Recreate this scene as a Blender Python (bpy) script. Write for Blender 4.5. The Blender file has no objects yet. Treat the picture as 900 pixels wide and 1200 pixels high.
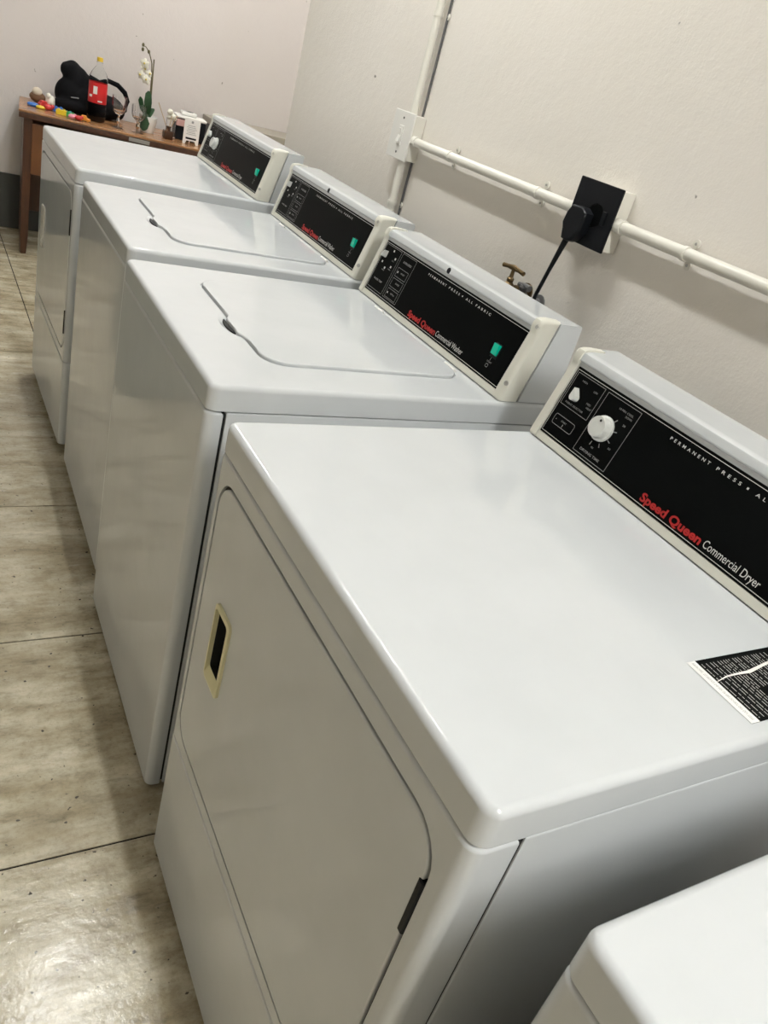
import bpy, bmesh, math, random
from mathutils import Vector, Matrix
random.seed(7)
SC = bpy.context.scene
COL = SC.collection
PI = math.pi

# ------------------------------------------------------------------ camera, world, exposure
CAM_POS = Vector((-0.4121, -0.1922, 1.3782))
YAW, PITCH, ROLL, FPX = -0.6232, -0.492, 0.2929, 915.35
_f = Vector((-math.sin(YAW)*math.cos(PITCH), math.cos(YAW)*math.cos(PITCH), math.sin(PITCH)))
_r = Vector((math.cos(YAW), math.sin(YAW), 0)); _u = _r.cross(_f)
_r2 = _r*math.cos(ROLL)+_u*math.sin(ROLL); _u2 = -_r*math.sin(ROLL)+_u*math.cos(ROLL)
cd_ = bpy.data.cameras.new('camera'); cam = bpy.data.objects.new('camera', cd_); COL.objects.link(cam)
cam.matrix_world = Matrix(((_r2.x,_u2.x,-_f.x,CAM_POS.x),(_r2.y,_u2.y,-_f.y,CAM_POS.y),(_r2.z,_u2.z,-_f.z,CAM_POS.z),(0,0,0,1)))
cd_.sensor_fit = 'VERTICAL'; cd_.sensor_height = 36.0; cd_.lens = FPX/1200*36.0; cd_.clip_start = 0.02
SC.camera = cam
w = bpy.data.worlds.new('world'); SC.world = w; w.use_nodes = True
w.node_tree.nodes['Background'].inputs[0].default_value = (0.9, 0.95, 1, 1)
w.node_tree.nodes['Background'].inputs[1].default_value = 0.02
SC.view_settings.view_transform = 'Standard'; SC.view_settings.look = 'None'
SC.view_settings.gamma = 1.0; SC.view_settings.use_curve_mapping = False
SC.view_settings.exposure = 0.0
TUBE_STRENGTH = 312.0          # fluorescent tubes (built as fixtures below)
CEIL = 3.05

# ------------------------------------------------------------------ materials
MATS = {}
def pmat(name, col, rough=0.5, metal=0.0, **kw):
    m = bpy.data.materials.new(name); m.use_nodes = True
    b = m.node_tree.nodes['Principled BSDF']
    b.inputs['Base Color'].default_value = (*col, 1); b.inputs['Roughness'].default_value = rough
    b.inputs['Metallic'].default_value = metal
    for k, v in kw.items():
        b.inputs[k].default_value = v
    MATS[name] = m
    return m
def nodes(m): return m.node_tree.nodes, m.node_tree.links, m.node_tree.nodes['Principled BSDF']
def coords(m, scale=(1,1,1), kind='Object'):
    n, l, b = nodes(m)
    tc = n.new('ShaderNodeTexCoord'); mp = n.new('ShaderNodeMapping'); mp.inputs['Scale'].default_value = scale
    l.new(tc.outputs[kind], mp.inputs[0]); return mp.outputs[0]
def noise(m, vec, scale, detail=4, rough=0.55):
    n, l, b = nodes(m)
    t = n.new('ShaderNodeTexNoise'); t.inputs['Scale'].default_value = scale; t.inputs['Detail'].default_value = detail
    t.inputs['Roughness'].default_value = rough; l.new(vec, t.inputs['Vector']); return t.outputs['Fac']
def ramp(m, fac, stops):
    n, l, b = nodes(m)
    r = n.new('ShaderNodeValToRGB'); e = r.color_ramp.elements
    while len(e) < len(stops): e.new(0.5)
    for i, (p, c) in enumerate(stops):
        e[i].position = p; e[i].color = (*c, 1)
    l.new(fac, r.inputs[0]); return r.outputs[0]
def mixc(m, fac, a, b_, blend='MIX'):
    n, l, b = nodes(m)
    x = n.new('ShaderNodeMix'); x.data_type = 'RGBA'; x.blend_type = blend
    if isinstance(fac, (int, float)): x.inputs[0].default_value = fac
    else: l.new(fac, x.inputs[0])
    for i, v in ((6, a), (7, b_)):
        if isinstance(v, tuple): x.inputs[i].default_value = (*v, 1)
        else: l.new(v, x.inputs[i])
    return x.outputs[2]
def bump(m, h, strength, dist, prev=None):
    n, l, b = nodes(m)
    bp = n.new('ShaderNodeBump'); bp.inputs['Strength'].default_value = strength; bp.inputs['Distance'].default_value = dist
    l.new(h, bp.inputs['Height'])
    if prev: l.new(prev, bp.inputs['Normal'])
    l.new(bp.outputs[0], b.inputs['Normal']); return bp.outputs[0]

# white enamel
m = pmat('enamel', (0.63, 0.645, 0.65), 0.08)
v = coords(m); bump(m, noise(m, v, 22, 2), 0.02, 0.01)
n, l, b = nodes(m)
l.new(ramp(m, noise(m, v, 7, 5), [(0.3, (0.545, 0.566, 0.578)), (0.75, (0.58, 0.60, 0.612))]), b.inputs['Base Color'])
l.new(ramp(m, noise(m, v, 14, 4), [(0.35, (0.05,)*3), (0.8, (0.10,)*3)]), b.inputs['Roughness'])
m = pmat('enamel_side', (0.58, 0.60, 0.61), 0.22)
pmat('cream_plastic', (0.66, 0.65, 0.575), 0.38)
pmat('handle_cream', (0.70, 0.66, 0.42), 0.40)
pmat('white_plastic', (0.80, 0.79, 0.75), 0.35)
pmat('panel_black', (0.003, 0.0035, 0.0035), 0.30, **{'Specular IOR Level': 0.03})
pmat('black_plastic', (0.006, 0.007, 0.009), 0.45, **{'Specular IOR Level': 0.15})
pmat('gap_black', (0.004, 0.004, 0.004), 0.8)  # near-black; puts the shade inside gaps and recesses into the colour
pmat('print_white', (0.62, 0.62, 0.60), 0.5)
pmat('print_grey', (0.28, 0.28, 0.28), 0.5)
pmat('print_red', (0.36, 0.006, 0.006), 0.5)
pmat('knob_grey', (0.60, 0.61, 0.58), 0.35)
m = pmat('switch_green', (0.0, 0.30, 0.20), 0.25); b = m.node_tree.nodes['Principled BSDF']
b.inputs['Emission Color'].default_value = (0.0, 0.55, 0.32, 1); b.inputs['Emission Strength'].default_value = 0.18
pmat('steel', (0.45, 0.45, 0.43), 0.35, 1.0)
pmat('brass', (0.15, 0.105, 0.055), 0.5, 1.0)
pmat('rubber', (0.02, 0.02, 0.02), 0.6)
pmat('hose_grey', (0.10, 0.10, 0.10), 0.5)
# walls
def wallmat(name, c1, c2):
    m = pmat(name, c1, 0.62)
    n, l, b = nodes(m); v = coords(m)
    col = ramp(m, noise(m, v, 1.3, 5), [(0.3, c2), (0.7, c1)])
    spots = ramp(m, noise(m, v, 34, 2, 0.4), [(0.79, (0, 0, 0)), (0.82, (1, 1, 1))])
    col = mixc(m, spots, col, (0.30, 0.28, 0.25))
    l.new(col, b.inputs['Base Color'])
    n1 = bump(m, noise(m, v, 190, 3), 0.22, 0.003)
    bump(m, noise(m, v, 30, 5), 0.14, 0.012, n1)
    return m
wallmat('wall_paint', (0.84, 0.80, 0.75), (0.805, 0.765, 0.70))
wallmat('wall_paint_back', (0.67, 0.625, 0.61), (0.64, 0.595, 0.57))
pmat('ceiling_paint', (0.58, 0.57, 0.54), 0.7)
pmat('conduit_paint', (0.76, 0.74, 0.67), 0.42)
pmat('dado_grey', (0.045, 0.047, 0.042), 0.5)
pmat('grout', (0.008, 0.007, 0.006), 0.9, **{'Specular IOR Level': 0.1})
# cement-look tile
m = pmat('tile', (0.3, 0.27, 0.22), 0.25)
n, l, b = nodes(m)
geo = n.new('ShaderNodeNewGeometry'); mp = n.new('ShaderNodeMapping'); mp.inputs['Scale'].default_value = (1.2, 4.2, 1)
l.new(geo.outputs['Position'], mp.inputs[0]); vs = mp.outputs[0]; vp = geo.outputs['Position']
c1 = ramp(m, noise(m, vs, 3.2, 9, 0.66), [(0.25, (0.22, 0.18, 0.115)), (0.42, (0.45, 0.40, 0.29)), (0.60, (0.62, 0.575, 0.455)), (0.8, (0.78, 0.74, 0.63))])
c2 = ramp(m, noise(m, vp, 5.0, 6, 0.6), [(0.35, (0.66, 0.62, 0.54)), (0.6, (1, 1, 1))])
col = mixc(m, 0.85, c1, c2, 'MULTIPLY')
mp2 = n.new('ShaderNodeMapping'); mp2.inputs['Scale'].default_value = (6, 15, 1); l.new(geo.outputs['Position'], mp2.inputs[0])
col = mixc(m, 0.75, col, ramp(m, noise(m, mp2.outputs[0], 2.2, 10, 0.72), [(0.30, (0.42, 0.39, 0.33)), (0.48, (0.92, 0.90, 0.86)), (0.70, (1.12, 1.10, 1.06))]), 'MULTIPLY')
col = mixc(m, 0.5, col, ramp(m, noise(m, vp, 90, 5, 0.7), [(0.30, (0.55, 0.52, 0.46)), (0.50, (1, 1, 1)), (0.75, (1.1, 1.1, 1.1))]), 'MULTIPLY')
pits = ramp(m, noise(m, vp, 75, 2, 0.4), [(0.70, (0, 0, 0)), (0.75, (1, 1, 1))])
col = mixc(m, pits, col, (0.06, 0.05, 0.04))
l.new(col, b.inputs['Base Color'])
l.new(ramp(m, noise(m, vs, 6, 6), [(0.3, (0.13,)*3), (0.75, (0.30,)*3)]), b.inputs['Roughness'])
n1 = bump(m, noise(m, vp, 70, 4), 0.12, 0.005)
bump(m, noise(m, vs, 9, 5), 0.06, 0.012, n1)
# woods and small things
def wood(name, ca, cb, rough, sc):
    m = pmat(name, ca, rough); n, l, b = nodes(m); v = coords(m, sc)
    l.new(ramp(m, noise(m, v, 6, 6, 0.6), [(0.3, ca), (0.7, cb)]), b.inputs['Base Color']); return m
wood('wood_top', (0.26, 0.125, 0.055), (0.37, 0.19, 0.085), 0.25, (1, 8, 8))
wood('wood_dark', (0.040, 0.014, 0.006), (0.075, 0.027, 0.010), 0.35, (8, 8, 1))
wood('wood_front', (0.115, 0.042, 0.012), (0.165, 0.062, 0.019), 0.35, (8, 8, 1))
wood('sideboard_dark', (0.03, 0.025, 0.02), (0.05, 0.04, 0.03), 0.4, (8, 8, 1))
pmat('taupe_top', (0.36, 0.33, 0.27), 0.4)
m = pmat('bag_black', (0.004, 0.004, 0.005), 0.8, **{'Specular IOR Level': 0.1}); bump(m, noise(m, coords(m), 60, 3), 0.4, 0.004)
pmat('glass', (1, 1, 1), 0.02, **{'Transmission Weight': 1.0, 'IOR': 1.48})
pmat('pet', (0.95, 0.97, 0.96), 0.04, **{'Transmission Weight': 1.0, 'IOR': 1.05})
pmat('cola', (0.012, 0.005, 0.003), 0.1)
pmat('label_red', (0.55, 0.012, 0.015), 0.35)
pmat('cap_yellow', (0.72, 0.48, 0.03), 0.4)
pmat('pot_white', (0.78, 0.77, 0.74), 0.2)
m = pmat('leaf', (0.010, 0.045, 0.014), 0.3)
pmat('stem', (0.10, 0.085, 0.035), 0.6)
pmat('petal', (0.78, 0.76, 0.66), 0.6)
pmat('petal_core', (0.62, 0.50, 0.12), 0.6)
pmat('amber', (0.045, 0.018, 0.008), 0.12)
pmat('reed', (0.45, 0.32, 0.18), 0.7)
pmat('paper', (0.80, 0.79, 0.77), 0.6)
pmat('pinkish', (0.55, 0.33, 0.30), 0.5)
pmat('cream_fluff', (0.62, 0.55, 0.45), 0.9)
pmat('brown_fluff', (0.18, 0.10, 0.055), 0.9)
for nme, c in dict(blue=(0.03, 0.16, 0.55), red=(0.50, 0.03, 0.03), yellow=(0.75, 0.55, 0.03), green=(0.06, 0.35, 0.10), pink=(0.70, 0.25, 0.35), teal=(0.08, 0.35, 0.45), white=(0.75, 0.75, 0.72), orange=(0.70, 0.28, 0.03)).items():
    pmat('toy_'+nme, c, 0.35)
pmat('cabinet_green', (0.16, 0.19, 0.17), 0.4)
m = pmat('tube_light', (1, 1, 1), 0.5); b = m.node_tree.nodes['Principled BSDF']
b.inputs['Emission Color'].default_value = (0.99, 1.0, 0.98, 1); b.inputs['Emission Strength'].default_value = TUBE_STRENGTH

# ------------------------------------------------------------------ helpers
def finish(name, bm, mat, parent=None, smooth=True, angle=35):
    me = bpy.data.meshes.new(name)
    bmesh.ops.recalc_face_normals(bm, faces=bm.faces[:])
    bm.to_mesh(me); bm.free()
    return link(name, me, mat, parent, smooth, angle)
def link(name, me, mat, parent=None, smooth=True, angle=35):
    if mat and not me.materials: me.materials.append(MATS[mat] if isinstance(mat, str) else mat)
    if smooth:
        me.polygons.foreach_set('use_smooth', [True]*len(me.polygons))
        me.set_sharp_from_angle(angle=math.radians(angle))
    o = bpy.data.objects.new(name, me); COL.objects.link(o)
    if parent: o.parent = parent
    if smooth:
        wn = o.modifiers.new('weighted', 'WEIGHTED_NORMAL'); wn.keep_sharp = True; wn.weight = 60
    return o
def box(bm, x0, x1, y0, y1, z0, z1, bev=0, seg=2, vert=None, vseg=4):
    """box; vert = radius of the vertical edges (bevelled first), bev = radius of all remaining edges"""
    t = bmesh.new(); bmesh.ops.create_cube(t, size=1)
    for v in t.verts:
        v.co = Vector(((x0+x1)/2+v.co.x*(x1-x0), (y0+y1)/2+v.co.y*(y1-y0), (z0+z1)/2+v.co.z*(z1-z0)))
    if vert:
        bx_, bs = vert
        e = [e for e in t.edges if abs(e.verts[0].co.z-e.verts[1].co.z) > 1e-6 and (bs == 'all' or e.verts[0].co.x < (x0+x1)/2)]
        bmesh.ops.bevel(t, geom=e, offset=bx_, segments=vseg, affect='EDGES', profile=0.5)
        if bev:
            e = [e for e in t.edges if all(v.co.z > z1-1e-6 for v in e.verts)]
            bmesh.ops.bevel(t, geom=e, offset=bev, segments=seg, affect='EDGES', profile=0.5)
    elif bev:
        bmesh.ops.bevel(t, geom=t.edges[:], offset=bev, segments=seg, affect='EDGES', profile=0.5)
    merge(bm, t)
def merge(bm, t, M=None):
    if M is not None: bmesh.ops.transform(t, matrix=M, verts=t.verts[:])
    me = bpy.data.meshes.new('tmp'); t.to_mesh(me); t.free(); bm.from_mesh(me); bpy.data.meshes.remove(me)
def prism(bm, pts, y0, y1, bev=0, seg=2):
    """extrude an (x,z) outline along y"""
    t = bmesh.new()
    a = [t.verts.new((p[0], y0, p[1])) for p in pts]
    f = t.faces.new(a); r = bmesh.ops.extrude_face_region(t, geom=[f])
    for v in r['geom']:
        if isinstance(v, bmesh.types.BMVert): v.co.y = y1
    bmesh.ops.recalc_face_normals(t, faces=t.faces[:])
    if bev:
        e = [e for e in t.edges if abs(e.verts[0].co.y-e.verts[1].co.y) < 1e-6]
        bmesh.ops.bevel(t, geom=e, offset=bev, segments=seg, affect='EDGES', profile=0.5)
    merge(bm, t)
def tube(bm, pts, r, sides=12, cap=True, flat=1.0):
    pts = [Vector(p) for p in pts]; rr = r if isinstance(r, (list, tuple)) else [r]*len(pts)
    rings = []; up = Vector((0.13, 0.21, 0.97)).normalized()
    for i, p in enumerate(pts):
        d = (pts[min(i+1, len(pts)-1)]-pts[max(i-1, 0)]).normalized()
        s = d.cross(up)
        if s.length < 0.05: s = d.cross(Vector((1, 0, 0)))
        s.normalize(); t = s.cross(d).normalized()
        rings.append([bm.verts.new(p+(s*math.cos(2*PI*k/sides)*flat+t*math.sin(2*PI*k/sides))*rr[i]) for k in range(sides)])
    for a, b in zip(rings, rings[1:]):
        for k in range(sides): bm.faces.new((a[k], a[(k+1) % sides], b[(k+1) % sides], b[k]))
    if cap:
        bm.faces.new(rings[0][::-1]); bm.faces.new(rings[-1])
def lathe(bm, prof, sides=24, M=None, close=True):
    """prof: (r, z) list revolved about z"""
    t = bmesh.new(); rings = []
    for r, z in prof:
        if r < 1e-6: rings.append([t.verts.new((0, 0, z))])
        else: rings.append([t.verts.new((r*math.cos(2*PI*k/sides), r*math.sin(2*PI*k/sides), z)) for k in range(sides)])
    for a, b in zip(rings, rings[1:]):
        for k in range(sides):
            k2 = (k+1) % sides
            if len(a) == 1 and len(b) == 1: continue
            if len(a) == 1: t.faces.new((a[0], b[k2], b[k]))
            elif len(b) == 1: t.faces.new((a[k], a[k2], b[0]))
            else: t.faces.new((a[k], a[k2], b[k2], b[k]))
    merge(bm, t, M)
def blob(bm, c, r, sub=2, jit=0, M=None):
    t = bmesh.new(); bmesh.ops.create_icosphere(t, subdivisions=sub, radius=1)
    for v in t.verts:
        k = 1+random.uniform(-jit, jit)
        v.co = Vector((v.co.x*r[0]*k, v.co.y*r[1]*k, v.co.z*r[2]*k))
    if M is not None: bmesh.ops.transform(t, matrix=M, verts=t.verts[:])
    for v in t.verts: v.co += Vector(c)
    merge(bm, t)
def empty(name, loc, rz=0):
    o = bpy.data.objects.new(name, None); o.empty_display_size = 0.1; COL.objects.link(o)
    o.location = loc; o.rotation_euler = (0, 0, rz); return o
def tag(o, label=None, cat=None, group=None, kind=None):
    if label: o['label'] = label
    if cat: o['category'] = cat
    if group: o['group'] = group
    if kind: o['kind'] = kind
    return o
def cut(o, cutter_bm):
    """boolean difference, applied"""
    me = bpy.data.meshes.new('cutter'); bmesh.ops.recalc_face_normals(cutter_bm, faces=cutter_bm.faces[:]); cutter_bm.to_mesh(me); cutter_bm.free()
    c = bpy.data.objects.new('cutter', me); COL.objects.link(c); c.parent = o.parent
    o.modifiers.clear()
    md = o.modifiers.new('b', 'BOOLEAN'); md.operation = 'DIFFERENCE'; md.solver = 'EXACT'; md.object = c
    dg = bpy.context.evaluated_depsgraph_get(); dg.update()
    nm = bpy.data.meshes.new_from_object(o.evaluated_get(dg))
    o.modifiers.clear(); old = o.data; o.data = nm; nm.name = o.name
    bpy.data.objects.remove(c); bpy.data.meshes.remove(me); bpy.data.meshes.remove(old)
    nm.polygons.foreach_set('use_smooth', [True]*len(nm.polygons)); nm.set_sharp_from_angle(angle=math.radians(35))
    wn = o.modifiers.new('weighted', 'WEIGHTED_NORMAL'); wn.keep_sharp = True; wn.weight = 60
def rrect(a0, a1, b0, b1, r, seg=6):
    out = []
    for cx, cy, st in ((a1-r, b1-r, 0), (a0+r, b1-r, PI/2), (a0+r, b0+r, PI), (a1-r, b0+r, 1.5*PI)):
        for k in range(seg+1):
            t = st+PI/2*k/seg; out.append((cx+r*math.cos(t), cy+r*math.sin(t)))
    return out
def slab_x(bm, outline, x0, x1, bev=0, seg=2):
    """(y,z) outline extruded along x from x0 (front) to x1; front rim bevelled"""
    t = bmesh.new(); a = [t.verts.new((x0, p[0], p[1])) for p in outline]
    f = t.faces.new(a); r = bmesh.ops.extrude_face_region(t, geom=[f])
    for v in r['geom']:
        if isinstance(v, bmesh.types.BMVert): v.co.x = x1
    if bev:
        e = [e for e in t.edges if all(abs(v.co.x-x0) < 1e-6 for v in e.verts)]
        bmesh.ops.bevel(t, geom=e, offset=bev, segments=seg, affect='EDGES', profile=0.5)
    merge(bm, t)
def slab_z(bm, outline, z0, z1, bev=0, seg=3):
    t = bmesh.new(); a = [t.verts.new((p[0], p[1], z1)) for p in outline]
    f = t.faces.new(a); r = bmesh.ops.extrude_face_region(t, geom=[f])
    for v in r['geom']:
        if isinstance(v, bmesh.types.BMVert): v.co.z = z0
    if bev:
        e = [e for e in t.edges if all(abs(v.co.z-z1) < 1e-6 for v in e.verts)]
        bmesh.ops.bevel(t, geom=e, offset=bev, segments=seg, affect='EDGES', profile=0.5)
    merge(bm, t)
_txt = {}
def text_mesh(s, thick=0.0, space=1.0):
    key = (s, thick, space)
    if key in _txt: return _txt[key]
    cu = bpy.data.curves.new('t', 'FONT'); cu.body = s; cu.size = 1; cu.offset = thick; cu.space_character = space; cu.resolution_u = 3
    o = bpy.data.objects.new('t', cu); COL.objects.link(o)
    dg = bpy.context.evaluated_depsgraph_get(); dg.update()
    me = bpy.data.meshes.new_from_object(o.evaluated_get(dg))
    vs = [(v.co.x, v.co.y) for v in me.vertices]; fs = [tuple(p.vertices) for p in me.polygons]
    x0 = min(v[0] for v in vs); x1 = max(v[0] for v in vs)
    vs = [((x-x0)/(x1-x0), y) for x, y in vs]                 # x normalised to 0..1, y in em
    bpy.data.objects.remove(o); bpy.data.curves.remove(cu); bpy.data.meshes.remove(me)
    _txt[key] = (vs, fs); return _txt[key]
def flat_text(bm, s, length, height, place, thick=0.0, space=1.0, shear=0.0):
    """place(a,b) maps text-plane metres to 3-D; height = cap height in metres (cap about 0.69 em)"""
    vs, fs = text_mesh(s, thick, space)
    k = height/0.69
    vv = [bm.verts.new(place(x*length+shear*y*k, y*k)) for x, y in vs]
    for f in fs:
        try: bm.faces.new([vv[i] for i in f])
        except ValueError: pass

# ------------------------------------------------------------------ setting
WALLX, PIER_Y, BACK_Y, LEFT_X, FRONT_Y, FAR_X = 0.88, 2.975, 5.22, -4.6, -4.4, 2.02
bm = bmesh.new(); box(bm, LEFT_X-0.1, FAR_X+0.1, FRONT_Y-0.1, BACK_Y+0.1, -0.1, -0.0025)
floor = tag(finish('floor', bm, 'grout', None, False), kind='structure')
TA, TB, TX = 0.7738, 0.6106, 0.0687
bm = bmesh.new(); box(bm, 0.0022, TB-0.0022, 0.0022, TB-0.0022, -0.0024, 0)
tile_me = None
ix0 = math.floor((LEFT_X-TX)/TB); iy0 = math.floor((FRONT_Y-TA)/TB)
for ix in range(ix0, 8):
    for iy in range(iy0, 9):
        x = TX+ix*TB; y = TA+iy*TB
        if x > FAR_X or y > BACK_Y: continue
        if x > WALLX and y+TB < PIER_Y: continue
        if tile_me is None:
            o = finish('tile', bm, 'tile', floor, False); tile_me = o.data
        else:
            o = bpy.data.objects.new('tile', tile_me); COL.objects.link(o); o.parent = floor
        o.location = (x, y, 0)
def wall(name, x0, x1, y0, y1, z0, z1, mat):
    bm = bmesh.new(); box(bm, x0, x1, y0, y1, z0, z1, 0.008 if name == 'wall_right' else 0, 3)
    return tag(finish(name, bm, mat), kind='structure')
wall('wall_right', WALLX, FAR_X+0.12, FRONT_Y-0.12, PIER_Y, -0.05, CEIL+0.05, 'wall_paint')
wall('wall_right_recess', FAR_X, FAR_X+0.12, PIER_Y+0.001, BACK_Y+0.12, -0.05, CEIL+0.05, 'wall_paint')
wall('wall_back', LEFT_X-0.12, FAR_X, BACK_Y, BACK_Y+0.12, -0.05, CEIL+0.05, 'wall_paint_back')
wall('wall_left', LEFT_X-0.12, LEFT_X, FRONT_Y, BACK_Y, -0.05, CEIL+0.05, 'wall_paint')
wall('wall_front', LEFT_X-0.12, WALLX, FRONT_Y-0.12, FRONT_Y, -0.05, CEIL+0.05, 'wall_paint')
bm = bmesh.new(); box(bm, LEFT_X-0.12, FAR_X+0.12, FRONT_Y-0.12, BACK_Y+0.12, CEIL, CEIL+0.1)
tag(finish('ceiling', bm, 'ceiling_paint', None, False), kind='structure')
bm = bmesh.new(); box(bm, LEFT_X, FAR_X, BACK_Y-0.014, BACK_Y, 0.0, 0.315, 0.002, 1)
tag(finish('baseboard_back', bm, 'dado_grey'), kind='structure')

# ceiling battens (the room's lamps)
def batten(x, y0, y1, label, tubes=(0,)):
    t = empty('ceiling_light', (x, (y0+y1)/2, CEIL)); h = (y1-y0)/2
    wd = 0.03+max(tubes)
    bm = bmesh.new(); box(bm, -wd, wd, -h, h, -0.045, 0, 0.004); finish('housing', bm, 'white_plastic', t)
    for s in (-1, 1):
        bm = bmesh.new(); box(bm, -wd+0.01, wd-0.01, s*(h-0.012)-0.012, s*(h-0.012)+0.012, -0.095, -0.0455, 0.003); finish('lamp_holder', bm, 'white_plastic', t)
    for dx in tubes:
        bm = bmesh.new(); tube(bm, [(dx, -h+0.026, -0.077), (dx, h-0.026, -0.077)], 0.013, 12); finish('tube', bm, 'tube_light', t)
    tag(t, label, 'light', 'ceiling battens')
batten(0.15, 1.35, 2.35, 'white fluorescent batten on the ceiling above the two washers')
batten(0.15, -2.5, -1.0, 'twin-tube fluorescent batten on the ceiling behind the photographer', (-0.045, 0.045))
batten(0.75, 3.4, 4.6, 'white fluorescent batten on the ceiling nearer the wooden desk')

# ------------------------------------------------------------------ machines
CS, CH = 0.0428, 0.1579
CL = math.hypot(CS, CH)
LIDH = 0.043
def console(root, wd, cdp, H, kind):
    """sloped control console along the back of the top"""
    ux, uz = CS/CL, CH/CL
    def P(y, s, off=0.0): return Vector((cdp+ux*s-uz*off, y, H+uz*s+ux*off))
    def P2(s, off): p = P(0, s, off); return (p.x, p.z)
    y0, y1 = 0.005, wd-0.005
    top = H+0.160; xb = cdp+CS+0.0929
    # sheet-metal housing
    prof = [(cdp+0.006, H+0.001), P2(0.004, -0.004), P2(0.1398, -0.004), P2(0.1400, 0.0012), P2(0.1468, 0.0012), P2(0.1480, 0.0050), P2(0.1500, 0.0062), P2(0.1580, 0.0062),
            P2(0.1620, 0.0050), P2(0.1645, 0.0015), (cdp+CS+0.008, top+0.0005), (xb-0.003, top), (xb, top-0.003), (xb, H+0.001)]
    bm = bmesh.new(); prism(bm, prof, y0+0.021, y1-0.021); housing = finish('console_housing', bm, 'enamel', root, True, 24)
    # sheet-metal ends behind the plastic caps
    side = [(cdp+0.046, H+0.001), (cdp+CS+0.040, top), (xb-0.003, top), (xb, top-0.003), (xb, H+0.001)]
    for a, b_ in ((y0+0.0006, y0+0.0208), (y1-0.0208, y1-0.0006)):
        bm = bmesh.new(); prism(bm, side, a, b_); finish('console_side', bm, 'enamel', root, True, 24)
    # end caps
    capp = [(cdp-0.001, H+0.001), P2(0.004, 0.004), P2(0.135, 0.004), P2(0.142, 0.0055), P2(0.147, 0.0085), P2(0.157, 0.0092), P2(0.1645, 0.0070), P2(0.169, 0.000),
            (cdp+CS+0.014, top+0.004), (cdp+CS+0.040, top+0.0025), (cdp+0.0455, H+0.001)]
    for a, b_, near in ((y0, y0+0.021, True), (y1-0.021, y1, False)):
        t = bmesh.new(); vs = [t.verts.new((p[0], a, p[1])) for p in capp]; f = t.faces.new(vs)
        r = bmesh.ops.extrude_face_region(t, geom=[f])
        for v in r['geom']:
            if isinstance(v, bmesh.types.BMVert): v.co.y = b_
        bmesh.ops.recalc_face_normals(t, faces=t.faces[:])
        yo = a if near else b_
        e = [e for e in t.edges if all(abs(v.co.y-yo) < 1e-6 for v in e.verts) and not all(abs(v.co.z-(H+0.001)) < 1e-6 for v in e.verts)]
        bmesh.ops.bevel(t, geom=e, offset=0.008, segments=4, affect='EDGES', profile=0.5)
        bm = bmesh.new(); merge(bm, t); c = finish('end_cap', bm, 'cream_plastic', root)
        if near:
            for s in (0.036, 0.152):
                bm = bmesh.new()
                ctr = P(a+0.006, s, 0.002 if s < .1 else 0.006)
                nrm = (Vector((-uz, 0, ux))*0.75+Vector((0, -1, 0))*0.65).normalized()
                M = Matrix.Translation(ctr)@nrm.to_track_quat('Z', 'Y').to_matrix().to_4x4()
                lathe(bm, [(0, 0.0032), (0.002, 0.0032), (0.0022, 0.002), (0.0042, 0.0026), (0.005, 0.0012), (0.005, -0.002), (0, -0.002)], 14, M)
                finish('screw', bm, 'steel', c)
    # white trim strip along the bottom of the panel
    pz = 0.0145
    def strip(name, s0, s1, o0, o1, mat, par, ya=y0+0.0215, yb=y1-0.0215):
        bm = bmesh.new(); prism(bm, [P2(s0, o0), P2(s1, o0), P2(s1, o1), P2(s0, o1)], ya, yb, 0.0008, 1); return finish(name, bm, mat, par)
    strip('bottom_trim', 0.002, pz, -0.005, 0.0025, 'cream_plastic', root)
    ya, yb = y0+0.0215, y1-0.0215
    panel = strip('control_panel', pz+0.0006, 0.1395, -0.006, 0.0005, 'panel_black', root)
    E = 0.0009
    q = bmesh.new(); qg = bmesh.new()
    def bar(bm_, ya_, yb_, s0, s1, off=E):
        f = [bm_.verts.new(P(y, s, off)) for y, s in ((ya_, s0), (yb_, s0), (yb_, s1), (ya_, s1))]; bm_.faces.new(f)
    def frame(bm_, ya_, yb_, s0, s1, t=0.0008):
        bar(bm_, ya_, yb_, s0, s0+t); bar(bm_, ya_, yb_, s1-t, s1); bar(bm_, ya_, ya_+t, s0, s1); bar(bm_, yb_-t, yb_, s0, s1)
    def rframe(bm_, ya_, yb_, s0, s1, r, t=0.0008):
        o = rrect(ya_, yb_, s0, s1, r); i = rrect(ya_+t, yb_-t, s0+t, s1-t, r-t)
        vo = [bm_.verts.new(P(a, b, E)) for a, b in o]; vi = [bm_.verts.new(P(a, b, E)) for a, b in i]
        for k in range(len(o)): k2 = (k+1) % len(o); bm_.faces.new((vo[k], vo[k2], vi[k2], vi[k]))
    def txt(bm_, s_, y, s, length, h, thick=0.0, space=1.0, shear=0):
        flat_text(bm_, s_, length, h, lambda a, b: P(y-a, s+b, E), thick, space, shear)
    frame(q, ya+0.003, yb-0.003, pz+0.004, 0.1355, 0.0009)
    W = wd
    if kind == 'dryer':
        L_ = yb-0.005
        frame(qg, 0.581, L_-0.002, 0.0725, 0.1315)
        frame(qg, 0.495, 0.5735, 0.0235, 0.1305)
        rframe(qg, 0.594, 0.645, 0.0375, 0.056, 0.004)
        txt(qg, 'FABRIC SELECTOR', 0.642, 0.078, 0.045, 0.0032)
        txt(qg, 'START', 0.626, 0.047, 0.013, 0.0030); bar(qg, 0.618, 0.6192, 0.0395, 0.045); bar(qg, 0.638, 0.6395, 0.046, 0.0475)
        txt(qg, 'DRYING TIME', 0.561, 0.030, 0.047, 0.0042, 0.012)
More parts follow.
